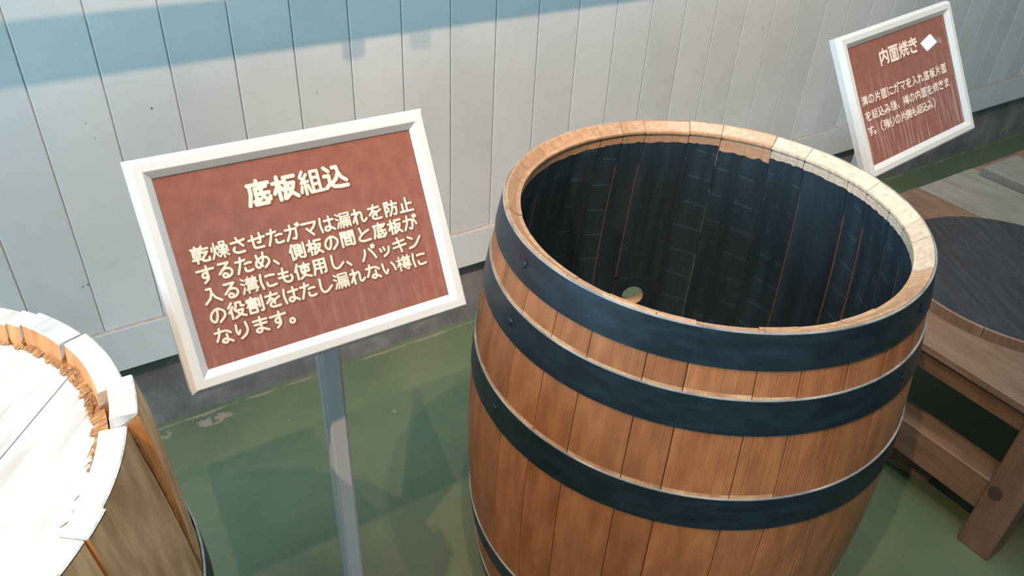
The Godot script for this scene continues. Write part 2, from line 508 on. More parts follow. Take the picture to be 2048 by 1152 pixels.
# one stave between two angles; o: dr, dh, tint, seam, hole (height), rim (profile of the top), mats
func stave(k: Cask, parent: Node3D, a0: float, a1: float, o: Dictionary) -> void:
	var outm := Maker.new()
	var rimm := Maker.new()
	var inm := Maker.new()
	var seamm := Maker.new()
	var sidem := Maker.new()
	var tint: Color = o.get("tint", Color.WHITE)
	outm.col = tint
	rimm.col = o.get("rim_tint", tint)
	sidem.col = tint
	var dr: float = o.get("dr", 0.0)
	var top: float = k.top + o.get("dh", 0.0)
	var rd := func(h: float) -> float: return k.r(h) + dr * clampf((h - 0.66) / 0.2, 0.0, 1.0)
	sidem.col = o.get("side_tint", tint)
	var gap := 0.0005 / k.rh
	a0 += gap
	a1 -= gap
	var off := Vector2(rng.randf() * 3.0, rng.randf() * 3.0)
	var nu := 7
	var nv := 22
	var hole: float = o.get("hole", -1.0)
	var scuff: Array = o.get("scuff", [])
	var scm := Maker.new()
	scm.col = tint.lerp(Color.WHITE, 0.3)
	var hs := []
	for j in nv + 1:
		hs.append(lerpf(FY + 0.001, top - 0.0025, j / float(nv)))
	if not scuff.is_empty():
		for h in scuff:
			var wd := rng.randf_range(0.003, 0.0065)
			hs.append(h)
			hs.append(h + wd)
		hs.sort()
	if hole > 0.0:
		var keep := []
		for h in hs:
			if absf(h - hole) > 0.052:
				keep.append(h)
		keep.append(hole - 0.05)
		keep.append(hole + 0.05)
		keep.sort()
		hs = keep
	var dirv := func(a: float) -> Vector3: return Vector3(cos(a), 0, sin(a))
	# outer face, slightly eased at its long edges
	for j in hs.size() - 1:
		if hole > 0.0 and absf((hs[j] + hs[j + 1]) * 0.5 - hole) < 0.03:
			continue
		for i in nu:
			var p := []
			var nn := []
			var uv := []
			for q in [[i, j], [i + 1, j], [i + 1, j + 1], [i, j + 1]]:
				var f: float = q[0] / float(nu)
				var e := 0.0
				if q[0] == 0 or q[0] == nu:
					e = 0.0009
				var fa := f
				if q[0] == 1: fa = 0.03
				if q[0] == nu - 1: fa = 0.97
				var a := lerpf(a0, a1, fa)
				var h: float = hs[q[1]]
				var d: Vector3 = dirv.call(a)
				p.append(k.c + d * (float(rd.call(h)) - e) + Vector3.UP * h)
				var side := Vector3(-sin(a), 0, cos(a)) * (0.5 if q[0] == nu else (-0.5 if q[0] == 0 else 0.0))
				nn.append((d + side - Vector3.UP * k.slope(h)).normalized())
				uv.append(Vector2(a * 0.34, h) + off)
			var pale := false
			for h in scuff:
				if hs[j] >= h - 0.0001 and hs[j + 1] <= h + 0.0081:
					pale = true
			(scm if pale else outm).squad(p, nn, uv)
	# top: profile of (depth below outer face, depth below top)
	var prof: Array = o.get("rim", [Vector2(0, 0.002), Vector2(0.0012, 0.0), Vector2(0.0045, 0.0003), Vector2(0.0185, 0.0120), Vector2(0.0245, 0.0128), Vector2(0.0248, 0.0164), Vector2(0.0190, 0.0175), Vector2(0.0190, 0.0200), Vector2(0.0215, 0.0215), Vector2(0.0220, 0.0240)])
	var nr := 10
	var rt := float(rd.call(top))
	for s in prof.size() - 1:
		var pa: Vector2 = prof[s]
		var pb: Vector2 = prof[s + 1]
		for i in nr:
			var A := lerpf(a0, a1, i / float(nr))
			var B := lerpf(a0, a1, (i + 1) / float(nr))
			var dA: Vector3 = dirv.call(A)
			var dB: Vector3 = dirv.call(B)
			var m := (dA + dB).normalized()
			var nn: Vector3 = (m * (pb.y - pa.y) * -1.0 + Vector3.UP * (pb.x - pa.x)).normalized()
			var rk := sidem if s >= int(o.get("rim_parts", 99)) else rimm
			rk.squad([k.c + dA * (rt - pa.x) + Vector3.UP * (top - pa.y), k.c + dB * (rt - pa.x) + Vector3.UP * (top - pa.y), k.c + dB * (rt - pb.x) + Vector3.UP * (top - pb.y), k.c + dA * (rt - pb.x) + Vector3.UP * (top - pb.y)],
				[nn, nn, nn, nn], [Vector2(A * 0.3, pa.x + pa.y) + off, Vector2(B * 0.3, pa.x + pa.y) + off, Vector2(B * 0.3, pb.x + pb.y) + off, Vector2(A * 0.3, pb.x + pb.y) + off])
	# inner face: bare strip with a ragged lower edge, then char
	var bare: float = o.get("bare", 0.006)
	var last: Vector2 = prof[prof.size() - 1]
	var rag := []
	for i in nr + 1:
		rag.append(top - last.y - bare * (0.85 + 0.3 * rng.randf()))
	var h0 := top - last.y
	var hsi := []
	for h in hs:
		if h < h0 - 0.03:
			hsi.append(h)
	var seam: bool = o.get("seam", false)
	var sw := 0.0022 / k.rh
	for i in nr:
		var A := lerpf(a0, a1, i / float(nr))
		var B := lerpf(a0, a1, (i + 1) / float(nr))
		var dA: Vector3 = dirv.call(A)
		var dB: Vector3 = dirv.call(B)
		var rin := func(h: float) -> float: return lerpf(float(rd.call(h)) - k.th, rt - last.x, clampf((h - (h0 - 0.03)) / 0.03, 0.0, 1.0))
		var bandm := [k.c + dA * float(rin.call(h0)) + Vector3.UP * h0, k.c + dB * float(rin.call(h0)) + Vector3.UP * h0, k.c + dB * float(rin.call(rag[i + 1])) + Vector3.UP * float(rag[i + 1]), k.c + dA * float(rin.call(rag[i])) + Vector3.UP * float(rag[i])]
		(sidem if o.has("rim_parts") else rimm).squad(bandm, [-dA, -dB, -dB, -dA], [Vector2(A * 0.3, 0.02) + off, Vector2(B * 0.3, 0.02) + off, Vector2(B * 0.3, 0.05) + off, Vector2(A * 0.3, 0.05) + off])
		var ht: float = hsi[hsi.size() - 1]
		var us := [Vector2((A - a0) * 0.3, 0), Vector2((B - a0) * 0.3, 0)]
		var voff := Vector2(0.0 if o.get("marks", false) else 0.16, off.y)
		inm.squad([bandm[3], bandm[2], k.c + dB * float(rin.call(ht)) + Vector3.UP * ht, k.c + dA * float(rin.call(ht)) + Vector3.UP * ht], [-dA, -dB, -dB, -dA],
			[us[0] + voff + Vector2(0, rag[i]), us[1] + voff + Vector2(0, rag[i + 1]), us[1] + voff + Vector2(0, ht), us[0] + voff + Vector2(0, ht)])
		if seam:
			A = lerpf(a0 + sw, a1, i / float(nr))
			B = lerpf(a0 + sw, a1, (i + 1) / float(nr))
			dA = dirv.call(A)
			dB = dirv.call(B)
		for j in hsi.size() - 1:
			if hole > 0.0 and absf((hsi[j] + hsi[j + 1]) * 0.5 - hole) < 0.03:
				continue
			var ha: float = hsi[j]
			var hb: float = hsi[j + 1]
			inm.squad([k.c + dA * float(rin.call(ha)) + Vector3.UP * ha, k.c + dB * float(rin.call(ha)) + Vector3.UP * ha, k.c + dB * float(rin.call(hb)) + Vector3.UP * hb, k.c + dA * float(rin.call(hb)) + Vector3.UP * hb], [-dA, -dB, -dB, -dA],
				[us[0] + voff + Vector2(0, ha), us[1] + voff + Vector2(0, ha), us[1] + voff + Vector2(0, hb), us[0] + voff + Vector2(0, hb)])
	if seam:
		for j in hsi.size() - 1:
			if hole > 0.0 and absf((hsi[j] + hsi[j + 1]) * 0.5 - hole) < 0.03:
				continue
			var ha: float = hsi[j]
			var hb: float = hsi[j + 1]
			var dA: Vector3 = dirv.call(a0)
			var dB: Vector3 = dirv.call(a0 + sw)
			var ra := float(rd.call(ha)) - k.th
			var rb := float(rd.call(hb)) - k.th
			seamm.squad([k.c + dA * (ra + 0.001) + Vector3.UP * ha, k.c + dB * ra + Vector3.UP * ha, k.c + dB * rb + Vector3.UP * hb, k.c + dA * (rb + 0.001) + Vector3.UP * hb], [-dA, -dA, -dA, -dA], [off, off, off, off])
	# long sides
	for e in [[a0, -1.0], [a1, 1.0]]:
		var d: Vector3 = dirv.call(e[0])
		var nn := Vector3(-sin(e[0]), 0, cos(e[0])) * float(e[1])
		for j in hs.size() - 1:
			var ha: float = hs[j]
			var hb: float = hs[j + 1]
			sidem.quad(k.c + d * (float(rd.call(ha)) - 0.0009) + Vector3.UP * ha, k.c + d * (float(rd.call(hb)) - 0.0009) + Vector3.UP * hb, k.c + d * (float(rd.call(hb)) - k.th) + Vector3.UP * minf(hb, top - 0.02), k.c + d * (float(rd.call(ha)) - k.th) + Vector3.UP * minf(ha, top - 0.02), nn,
				Vector2(0, ha) + off, Vector2(0, hb) + off, Vector2(0.03, hb) + off, Vector2(0.03, ha) + off)
		# end of the rim profile
		var pc := k.c + d * (rt - 0.02) + Vector3.UP * (top - 0.021)
		for s in prof.size() - 1:
			var p1: Vector3 = k.c + d * (rt - prof[s].x) + Vector3.UP * (top - prof[s].y)
			var p2: Vector3 = k.c + d * (rt - prof[s + 1].x) + Vector3.UP * (top - prof[s + 1].y)
			rimm.tri(pc, p1, p2, nn, nn, nn, off, off + Vector2(0.02, 0), off + Vector2(0, 0.02))
	if hole > 0.0:
		var ac := deg_to_rad(-61.2)
		var rr := 0.0235
		var nk := 32
		var pt := func(a: float, h: float, inner: bool) -> Vector3: return k.c + Vector3(cos(a), 0, sin(a)) * (float(rd.call(h)) - (k.th if inner else 0.0)) + Vector3.UP * h
		for i in nk:
			var sq := []
			var ci := []
			for t in [i, i + 1]:
				var ph: float = TAU * t / nk
				var dx := cos(ph)
				var dy := sin(ph)
				var lim := INF
				var hx := (a1 - ac) if dx > 0.0 else (ac - a0)
				if absf(dx) > 1e-6:
					lim = minf(lim, hx * 0.34 / absf(dx))
				if absf(dy) > 1e-6:
					lim = minf(lim, 0.05 / absf(dy))
				sq.append(Vector2(ac + dx * lim / 0.34, hole + dy * lim))
				ci.append(Vector2(ac + dx * rr / 0.34, hole + dy * rr))
			for inner in [false, true]:
				var d: Vector3 = dirv.call(ac) * (-1.0 if inner else 1.0)
				var mk: Maker = inm if inner else outm
				mk.squad([pt.call(sq[0].x, sq[0].y, inner), pt.call(sq[1].x, sq[1].y, inner), pt.call(ci[1].x, ci[1].y, inner), pt.call(ci[0].x, ci[0].y, inner)], [d, d, d, d], [Vector2(0.1, sq[0].y), Vector2(0.1, sq[1].y), Vector2(0.11, ci[1].y), Vector2(0.11, ci[0].y)])
			var mid: Vector3 = (pt.call(ac, hole, false) + pt.call(ac, hole, true)) * 0.5
			var w: Vector3 = (mid - (pt.call(ci[0].x, ci[0].y, false) + pt.call(ci[0].x, ci[0].y, true)) * 0.5).normalized()
			rimm.squad([pt.call(ci[0].x, ci[0].y, false), pt.call(ci[1].x, ci[1].y, false), pt.call(ci[1].x, ci[1].y, true), pt.call(ci[0].x, ci[0].y, true)], [w, w, w, w], [off, off, off, off])
	var ms: Array = o.mats
	part("stave", [[outm, ms[0]], [rimm, ms[1]], [inm, ms[2]], [seamm, M.seam_oak], [sidem, ms[0]], [scm, M.scuffed_oak]], parent)


var rivet_mesh: ArrayMesh


func hoop(k: Cask, parent: Node3D, h0: float, h1: float, rivets: Array, dr := 0.0) -> void:
	var mk := Maker.new()
	var ed := Maker.new()
	var a := k.r(h0) + dr
	var b := k.r(h1) + dr
	mk.lathe([Vector2(a + 0.0002, h0), Vector2(a + 0.0024, h0 + 0.0004), Vector2(b + 0.0026, h1 - 0.0014)], 128, k.c)
	ed.lathe([Vector2(b + 0.0026, h1 - 0.0014), Vector2(b + 0.0022, h1), Vector2(b - 0.0002, h1 + 0.0001)], 128, k.c)
	var hp := part("hoop", [[mk, M.hoop], [ed, M.hoop_edge]], parent)
	if rivet_mesh == null:
		var rm := Maker.new()
		rm.lathe([Vector2(0.0068, 0), Vector2(0.0058, 0.0016), Vector2(0.0035, 0.0028), Vector2(0.0001, 0.0032)], 14, Vector3.ZERO)
		rivet_mesh = commit([[rm, M.hoop]])
	for q in rivets:
		var ang: float = deg_to_rad(q)
		var h := (h0 + h1) * 0.5
		var d := Vector3(cos(ang), 0, sin(ang))
		var o := MeshInstance3D.new()
		o.name = "rivet"
		o.mesh = rivet_mesh
		o.transform = Transform3D(Basis(Vector3(-sin(ang), 0, cos(ang)), d, Vector3.UP), k.c + d * ((a + b) * 0.5 + 0.0022) + Vector3.UP * h)
		hp.add_child(o, true)


# boards of a round cask head; p runs across the boards (axis angle), y from y0 to y1
func head(parent: Node3D, called: String, c: Vector3, rad: float, y0: float, y1: float, axis: float, cuts: Array, top_m: Material, side_m: Material, gap := 0.0006, bevel := 0.002) -> void:
	var pa := Vector3(cos(axis), 0, sin(axis))
	var qa := Vector3(-sin(axis), 0, cos(axis))
	for b in cuts.size() - 1:
		var p0: float = cuts[b] + gap
		var p1: float = cuts[b + 1] - gap
		var off := Vector2(rng.randf() * 2.0, rng.randf() * 2.0)
		var tm := Maker.new()
		var sm := Maker.new()
		var tone := 1.0 - 0.14 * rng.randf()
		tm.col = Color(tone, tone, tone)
		var n := 12
		for i in n:
			var u0 := lerpf(p0, p1, i / float(n))
			var u1 := lerpf(p0, p1, (i + 1) / float(n))
			var rt := rad - bevel
			var l0 := sqrt(maxf(rt * rt - u0 * u0, 1e-8))
			var l1 := sqrt(maxf(rt * rt - u1 * u1, 1e-8))
			var L0 := sqrt(maxf(rad * rad - u0 * u0, 1e-8))
			var L1 := sqrt(maxf(rad * rad - u1 * u1, 1e-8))
			var T := func(u: float, q: float, y: float) -> Vector3: return c + pa * u + qa * q + Vector3.UP * y
			tm.quad(T.call(u0, -l0, y1), T.call(u1, -l1, y1), T.call(u1, l1, y1), T.call(u0, l0, y1), Vector3.UP, Vector2(u0, -l0) + off, Vector2(u1, -l1) + off, Vector2(u1, l1) + off, Vector2(u0, l0) + off)
			sm.quad(T.call(u0, -L0, y0), T.call(u1, -L1, y0), T.call(u1, L1, y0), T.call(u0, L0, y0), Vector3.DOWN)
			for s in [-1.0, 1.0]:
				var m: Vector3 = (pa * ((u0 + u1) * 0.5) + qa * ((L0 + L1) * 0.5 * s)).normalized()
				sm.quad(T.call(u0, L0 * s, y0), T.call(u1, L1 * s, y0), T.call(u1, L1 * s, y1 - bevel), T.call(u0, L0 * s, y1 - bevel), m, Vector2(u0, 0), Vector2(u1, 0), Vector2(u1, 0.02), Vector2(u0, 0.02))
				sm.quad(T.call(u0, L0 * s, y1 - bevel), T.call(u1, L1 * s, y1 - bevel), T.call(u1, l1 * s, y1), T.call(u0, l0 * s, y1), (m + Vector3.UP).normalized(), Vector2(u0, 0.02), Vector2(u1, 0.02), Vector2(u1, 0.03), Vector2(u0, 0.03))
		for e in [[p0, -1.0], [p1, 1.0]]:
			var u: float = e[0]
			var l := sqrt(maxf(rad * rad - u * u, 1e-8)) - bevel
			if l > 0.005:
				sm.quad(c + pa * u - qa * l + Vector3.UP * y0, c + pa * u + qa * l + Vector3.UP * y0, c + pa * u + qa * l + Vector3.UP * y1, c + pa * u - qa * l + Vector3.UP * y1, pa * float(e[1]))
		part(called, [[tm, top_m], [sm, side_m]], parent)


func build_main_cask() -> void:
	var t := thing("cask", "open-topped oak cask with dark hoops and a charred black inside", "cask")
	var k := Cask.new()
	k.c = Vector3(0.836, 0, 0.9272)
	k.th = 0.0235
	var seams := [-166.0, -155.0, -144.0, -134.9, -113.7, -86.7, -77.6, -68.9, -52.9, -41.6, -23.7, -11.4, 6.1, 14.6, 26.7, 36.9, 46.6, 62.9, 73.1, 89.1, 101.0, 112.9, 122.8, 137.6, 146.6, 160.1, 170.4, 181.5]
	var marked := [-86.7, -52.9, -41.6, -23.7, 6.1, 14.6, 26.7]
	var open_seam := [-113.7, -77.6, -68.9, -11.4, 6.1, 14.6]
	for i in seams.size():
		var a: float = seams[i]
		var b: float = seams[i + 1] if i + 1 < seams.size() else seams[0] + 360.0
		var tone := 0.86 + 0.14 * rng.randf()
		if a == 137.6 or a == 46.6:
			tone = 0.80
		var warm := rng.randf_range(-0.04, 0.04)
		var o := {"mats": [M.cask_oak, M.cut_oak, M.char], "tint": Color(tone, tone * (1.0 - warm), tone * (1.0 - 1.5 * warm)), "seam": a in open_seam, "marks": a in marked, "bare": 0.011}
		o.dh = rng.randf_range(-0.0012, 0.0008)
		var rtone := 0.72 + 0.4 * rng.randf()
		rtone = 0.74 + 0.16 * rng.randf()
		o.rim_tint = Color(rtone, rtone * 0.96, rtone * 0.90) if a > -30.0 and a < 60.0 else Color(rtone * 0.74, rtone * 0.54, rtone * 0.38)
		if a > 105.0 or a < -140.0:
			o.scuff = [0.7972, 0.6372]
		if a == -68.9:
			o.hole = 0.474
		if a == -41.6:
			o.bare = 0.022
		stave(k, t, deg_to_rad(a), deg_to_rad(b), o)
	hoop(k, t, 0.8391, 0.8895, [-175.2, 75.0])
	hoop(k, t, 0.744, 0.7972, [-175.3, 79.5])
	hoop(k, t, 0.5802, 0.6372, [-175.1, 76.0])
	hoop(k, t, 0.2333, 0.2811, [-172.8])
	hoop(k, t, 0.0935, 0.147, [])
	hoop(k, t, FY + 0.002, 0.05, [])
	head(t, "head_board", k.c, 0.292, 0.02, 0.045, 0.4, [-0.292, -0.19, -0.08, 0.03, 0.13, 0.22, 0.292], M.char, M.cut_oak)


func build_left_cask() -> void:
	var t := thing("cask", "cask with its pale round head fitted, bare stave ends and no top hoop", "cask")
	var k := Cask.new()
	k.c = Vector3(-0.29, 0, 0.92)
	k.rh = 0.295
	k.rb = 0.327
	# angle, radial offset, top offset
	var st := [[-140.0, 0.0, 0.0], [-122.0, 0.002, 0.001], [-104.0, 0.0, -0.001], [-84.0, 0.001, 0.002], [-66.0, -0.002, 0.0], [-52.0, -0.008, -0.002], [-39.4, -0.006, 0.0], [-35.2, -0.003, 0.001], [-21.0, 0.001, -0.001], [0.6, 0.012, 0.010], [12.2, -0.002, -0.003], [32.1, 0.002, -0.002], [38.1, -0.003, -0.006], [45.3, 0.001, 0.0], [62.0, 0.0, 0.001], [80.0, 0.002, 0.0], [98.0, 0.0, 0.001], [116.0, 0.0, -0.002], [132.0, 0.002, 0.0], [150.0, 0.0, 0.0], [170.0, 0.0, 0.002], [198.0, 0.001, 0.0]]
	for i in st.size():
		var a: float = st[i][0]
		var b: float = st[i + 1][0] if i + 1 < st.size() else st[0][0] + 360.0
		var tone := 0.82 + 0.22 * rng.randf()
		var o := {"mats": [M.old_oak, M.pale_oak, M.old_oak], "tint": Color(tone, tone, tone * 0.98), "rim_tint": Color(0.80, 0.85, 0.92) if st[i][0] == -35.2 else Color(1, 1, 1), "dr": st[i][1], "dh": st[i][2], "bare": 0.004, "rim_parts": 3, "side_tint": Color(0.85, 0.58, 0.34),
			"rim": [Vector2(0, 0.0015), Vector2(0.0015, 0.0), Vector2(0.024, 0.0), Vector2(0.0255, 0.0015), Vector2(0.0285, 0.023)]}
		stave(k, t, deg_to_rad(a), deg_to_rad(b), o)
	hoop(k, t, 0.59, 0.645, [20.0], 0.002)
	hoop(k, t, 0.2333, 0.2811, [], 0.001)
	hoop(k, t, FY + 0.002, 0.05, [], 0.001)
	head(t, "head_board", k.c, 0.263, 0.835, 0.861, deg_to_rad(37.7), [-0.263, -0.165, -0.06, 0.045, 0.15, 0.263], M.pale_oak, M.pale_oak, 0.0008, 0.003)
	# dried rush packed into the joint round the head: a ragged band and loose strands
	var mk := Maker.new()
	var n := 300
	for i in n:
		var a0 := TAU * i / n
		var a1 := TAU * (i + 1) / n
		var w0 := 0.0035 + 0.003 * sin(i * 1.7) * sin(i * 0.37)
		var p := []
		for q in [[a0, 0.2605 - w0, 0.8625], [a1, 0.2605 - w0, 0.8625], [a1, 0.272, 0.867 + 0.0015 * sin(i * 0.9 + 0.9)], [a0, 0.272, 0.867 + 0.0015 * sin(i * 0.9)]]:
			p.append(k.c + Vector3(cos(q[0]), 0, sin(q[0])) * float(q[1]) + Vector3.UP * float(q[2]))
		var nn: Vector3 = (Vector3.UP - Vector3(cos(a0), 0, sin(a0)) * 0.5).normalized()
		mk.quad(p[0], p[1], p[2], p[3], nn, Vector2(i * 0.004, 0), Vector2(i * 0.004 + 0.004, 0), Vector2(i * 0.004 + 0.004, 0.02), Vector2(i * 0.004, 0.02))
	for i in 420:
		var a := rng.randf() * TAU
		var l := rng.randf_range(0.005, 0.022)
		if cos(a + 0.7) < 0.55 and rng.randf() < 0.7:
			continue
		var r0 := rng.randf_range(0.257, 0.269)
		var r1 := r0 + rng.randf_range(-0.007, 0.005)
		var h0 := rng.randf_range(0.862, 0.869)
		var h1 := h0 + rng.randf_range(-0.002, 0.006)
		var p0 := k.c + Vector3(cos(a), 0, sin(a)) * r0 + Vector3.UP * h0
		var a1 := a + l / 0.27
		var p1 := k.c + Vector3(cos(a1), 0, sin(a1)) * r1 + Vector3.UP * h1
		strand(mk, p0, p1, rng.randf_range(0.0004, 0.0011))
	var ru := part("rush_packing", [[mk, M.rush]], t, "orange dried rush packed round the cask head")
	ru.set_meta("kind", "stuff")
	# rush standing out of one stave joint down the side
	var rs := Maker.new()
	var aj := deg_to_rad(12.2)
	for i in 26:
		for j in 3:
			var h := 0.875 - i * 0.0125 - rng.randf() * 0.006
			var a := aj + rng.randf_range(-0.008, 0.010)
			var p0 := k.c + Vector3(cos(a), 0, sin(a)) * (k.r(h) - 0.002 + 0.003 * rng.randf()) + Vector3.UP * h
			var b := a + rng.randf_range(-0.006, 0.006)
			var h1 := h - rng.randf_range(0.012, 0.035)
			var p1 := k.c + Vector3(cos(b), 0, sin(b)) * (k.r(h1) + 0.0005) + Vector3.UP * h1
			strand(rs, p0, p1, rng.randf_range(0.0006, 0.0016))
	part("rush_strip", [[rs, M.rush]], t, "orange rush strip in a stave joint").set_meta("kind", "stuff")


func strand(mk: Maker, p0: Vector3, p1: Vector3, w: float) -> void:
	var d := (p1 - p0).normalized()
	var u := d.cross(Vector3.UP)
	if u.length() < 0.01:
		u = Vector3.RIGHT
	u = u.normalized()
	var v := u.cross(d)
	var off := Vector2(rng.randf(), rng.randf())
	for i in 3:
		var c0 := (u * cos(TAU * i / 3) + v * sin(TAU * i / 3)) * w
		var c1 := (u * cos(TAU * (i + 1) / 3) + v * sin(TAU * (i + 1) / 3)) * w
		mk.quad(p0 + c0, p0 + c1, p1 + c1 * 0.5, p1 + c0 * 0.5, (c0 + c1).normalized(), off, off + Vector2(0.002, 0), off + Vector2(0.002, 0.02), off + Vector2(0, 0.02))


# ------------------------------------------------------------------ signs
func strokes(s: String) -> Array:
	var out := []
	for st in s.split(";"):
		var p := PackedVector2Array()
		if st[0] == "o":
			var q := st.substr(1).split(",")
			for i in 17:
				p.append(Vector2(float(q[0]), float(q[1])) + Vector2.from_angle(TAU * i / 16.0) * float(q[2]))
			out.append(p)
			continue
		for q in st.trim_prefix("~").split(" "):
			var xy := q.split(",")
			p.append(Vector2(float(xy[0]), float(xy[1])))
		if st[0] == "~" and p.size() > 2:
			var ext := PackedVector2Array([2.0 * p[0] - p[1]])
			ext.append_array(p)
			ext.append(2.0 * p[p.size() - 1] - p[p.size() - 2])
			var sm := PackedVector2Array()
			for i in range(1, ext.size() - 2):
				for j in 6:
					sm.append(ext[i].cubic_interpolate(ext[i + 1], ext[i - 1], ext[i + 2], j / 6.0))
			sm.append(p[p.size() - 1])
			p = sm
		out.append(p)
	return out


const PW := 1040
const PH := 736


# signed distance to the edge of the lettering, in pixels
func letter(sd: PackedFloat32Array, ch: String, x: float, y: float, size: float, rad: float) -> PackedFloat32Array:
	if not GLYPHS.has(ch):
		return sd
	var margin := rad + 9.0
	for p in strokes(GLYPHS[ch]):
		for i in p.size() - 1:
			var a: Vector2 = p[i] * size / 100.0 + Vector2(x, y)
			var b: Vector2 = p[i + 1] * size / 100.0 + Vector2(x, y)
			var d := b - a
			var l := maxf(d.length_squared(), 1e-9)
			for py in range(maxi(0, int(minf(a.y, b.y) - margin)), mini(PH, int(maxf(a.y, b.y) + margin) + 1)):
				for px in range(maxi(0, int(minf(a.x, b.x) - margin)), mini(PW, int(maxf(a.x, b.x) + margin) + 1)):
					var q := Vector2(px, py) - a
					var t := clampf(q.dot(d) / l, 0.0, 1.0)
					var e := (q - d * t).length() - rad
					var k := py * PW + px
					if e < sd[k]:
						sd[k] = e
	return sd


func print_tex(seed_: int, rows: Array, smear_veil: float) -> ImageTexture:
	var sd := PackedFloat32Array()
	sd.resize(PW * PH)
	sd.fill(99.0)
	for row in rows:   # text, u of the first glyph's centre, v, pitch, size, stroke radius
		var x: float = row[1] * PW
		for ch in row[0]:
			var rad: float = row[5]
			var n: int = str(GLYPHS.get(ch, "")).count(";")
			if n > 8:
				rad *= 0.78
			sd = letter(sd, ch, x - row[4] * 0.5, row[2] * PH - row[4] * 0.5, row[4], rad)
			x += row[3] * PW
	var a := noise_bytes(seed_, 0.012, PW, PH, 0, 0, 5)
	var b := noise_bytes(seed_ + 1, 0.22, PW, PH, 0, 0, 3)
	var s := noise_bytes(seed_ + 2, 0.035, PW, PH, PW, 48, 3)
	var out := PackedByteArray()
	out.resize(PW * PH * 3)
	var base := Color(0.575, 0.375, 0.32)
	var dark := Color(0.51, 0.325, 0.275)
	var cream := Color(0.925, 0.83, 0.76)
	var edge := Color(0.48, 0.34, 0.27)
	var shade := Color(0.33, 0.17, 0.14)
	for y in PH:
		for x in PW:
			var i := y * PW + x
			var c := base.lerp(dark, clampf(0.5 + (a[i] / 255.0 - 0.5) * 0.9 + (b[i] / 255.0 - 0.5) * 1.3, 0.0, 1.0))
			var j := i - 4 * PW - 2
			if j > 0:
				c = c.lerp(shade, 0.85 * clampf((6.0 - sd[j]) / 6.0, 0.0, 1.0))
			j = i - 2 * PW - 1
			if j > 0:
				c = c.lerp(edge, clampf(3.2 - sd[j], 0.0, 1.0) * 0.95)
			c = c.lerp(cream, clampf(0.5 - sd[i], 0.0, 1.0))
			if smear_veil > 0.0:
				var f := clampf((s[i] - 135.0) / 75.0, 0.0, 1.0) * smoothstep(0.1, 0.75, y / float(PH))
				c = c.lerp(Color(0.78, 0.72, 0.72), f * smear_veil)  # pale film smears plus a reflected veil, both painted into the print colour
			out[i * 3] = int(c.r * 255.0)
			out[i * 3 + 1] = int(c.g * 255.0)
			out[i * 3 + 2] = int(c.b * 255.0)
	return tex_of(out, PW, PH)


func build_signs() -> void:
	var a := print_tex(401, [["底板組込", 0.344, 0.176, 0.0998, 98.0, 7.7], ["乾燥させたガマは漏れを防止", 0.087, 0.417, 0.0680, 64.0, 4.4], ["するため、側板の間と底板が", 0.087, 0.522, 0.0680, 64.0, 4.4], ["入る溝にも使用し、パッキン", 0.087, 0.630, 0.0680, 64.0, 4.4], ["の役割をはたし漏れない樽に", 0.087, 0.738, 0.0680, 64.0, 4.4], ["なります。", 0.087, 0.848, 0.0680, 64.0, 4.4]], 0.10)
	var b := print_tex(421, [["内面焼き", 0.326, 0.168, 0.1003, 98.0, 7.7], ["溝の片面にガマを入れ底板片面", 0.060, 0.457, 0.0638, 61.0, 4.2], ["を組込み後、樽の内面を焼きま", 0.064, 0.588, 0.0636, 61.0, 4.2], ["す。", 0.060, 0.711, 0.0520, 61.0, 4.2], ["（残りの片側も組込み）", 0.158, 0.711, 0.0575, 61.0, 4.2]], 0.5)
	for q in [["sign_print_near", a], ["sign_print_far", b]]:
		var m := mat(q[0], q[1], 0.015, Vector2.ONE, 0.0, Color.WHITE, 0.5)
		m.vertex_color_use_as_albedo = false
	var ub := Vector3(0.996, 0.070, -0.056)
	sign_stand("framed cream-lettered brown sign on a pole, upright in front between the two casks", Vector3(0.288, 0.862, 0.710), Vector3(1.0, -0.015, -0.009), Vector3(0.008, 0.869, -0.495), M.sign_print_near, Vector3(0.2945, 0, 0.690), "framed workshop signs")
	sign_stand("framed brown sign leaning askew behind the open cask, beside the low bench", Vector3(1.674, 0.856, 0.702), ub, Vector3(-0.089, 0.858, -0.507), M.sign_print_far, Vector3(1.672, 0, 0.66), "framed workshop signs")


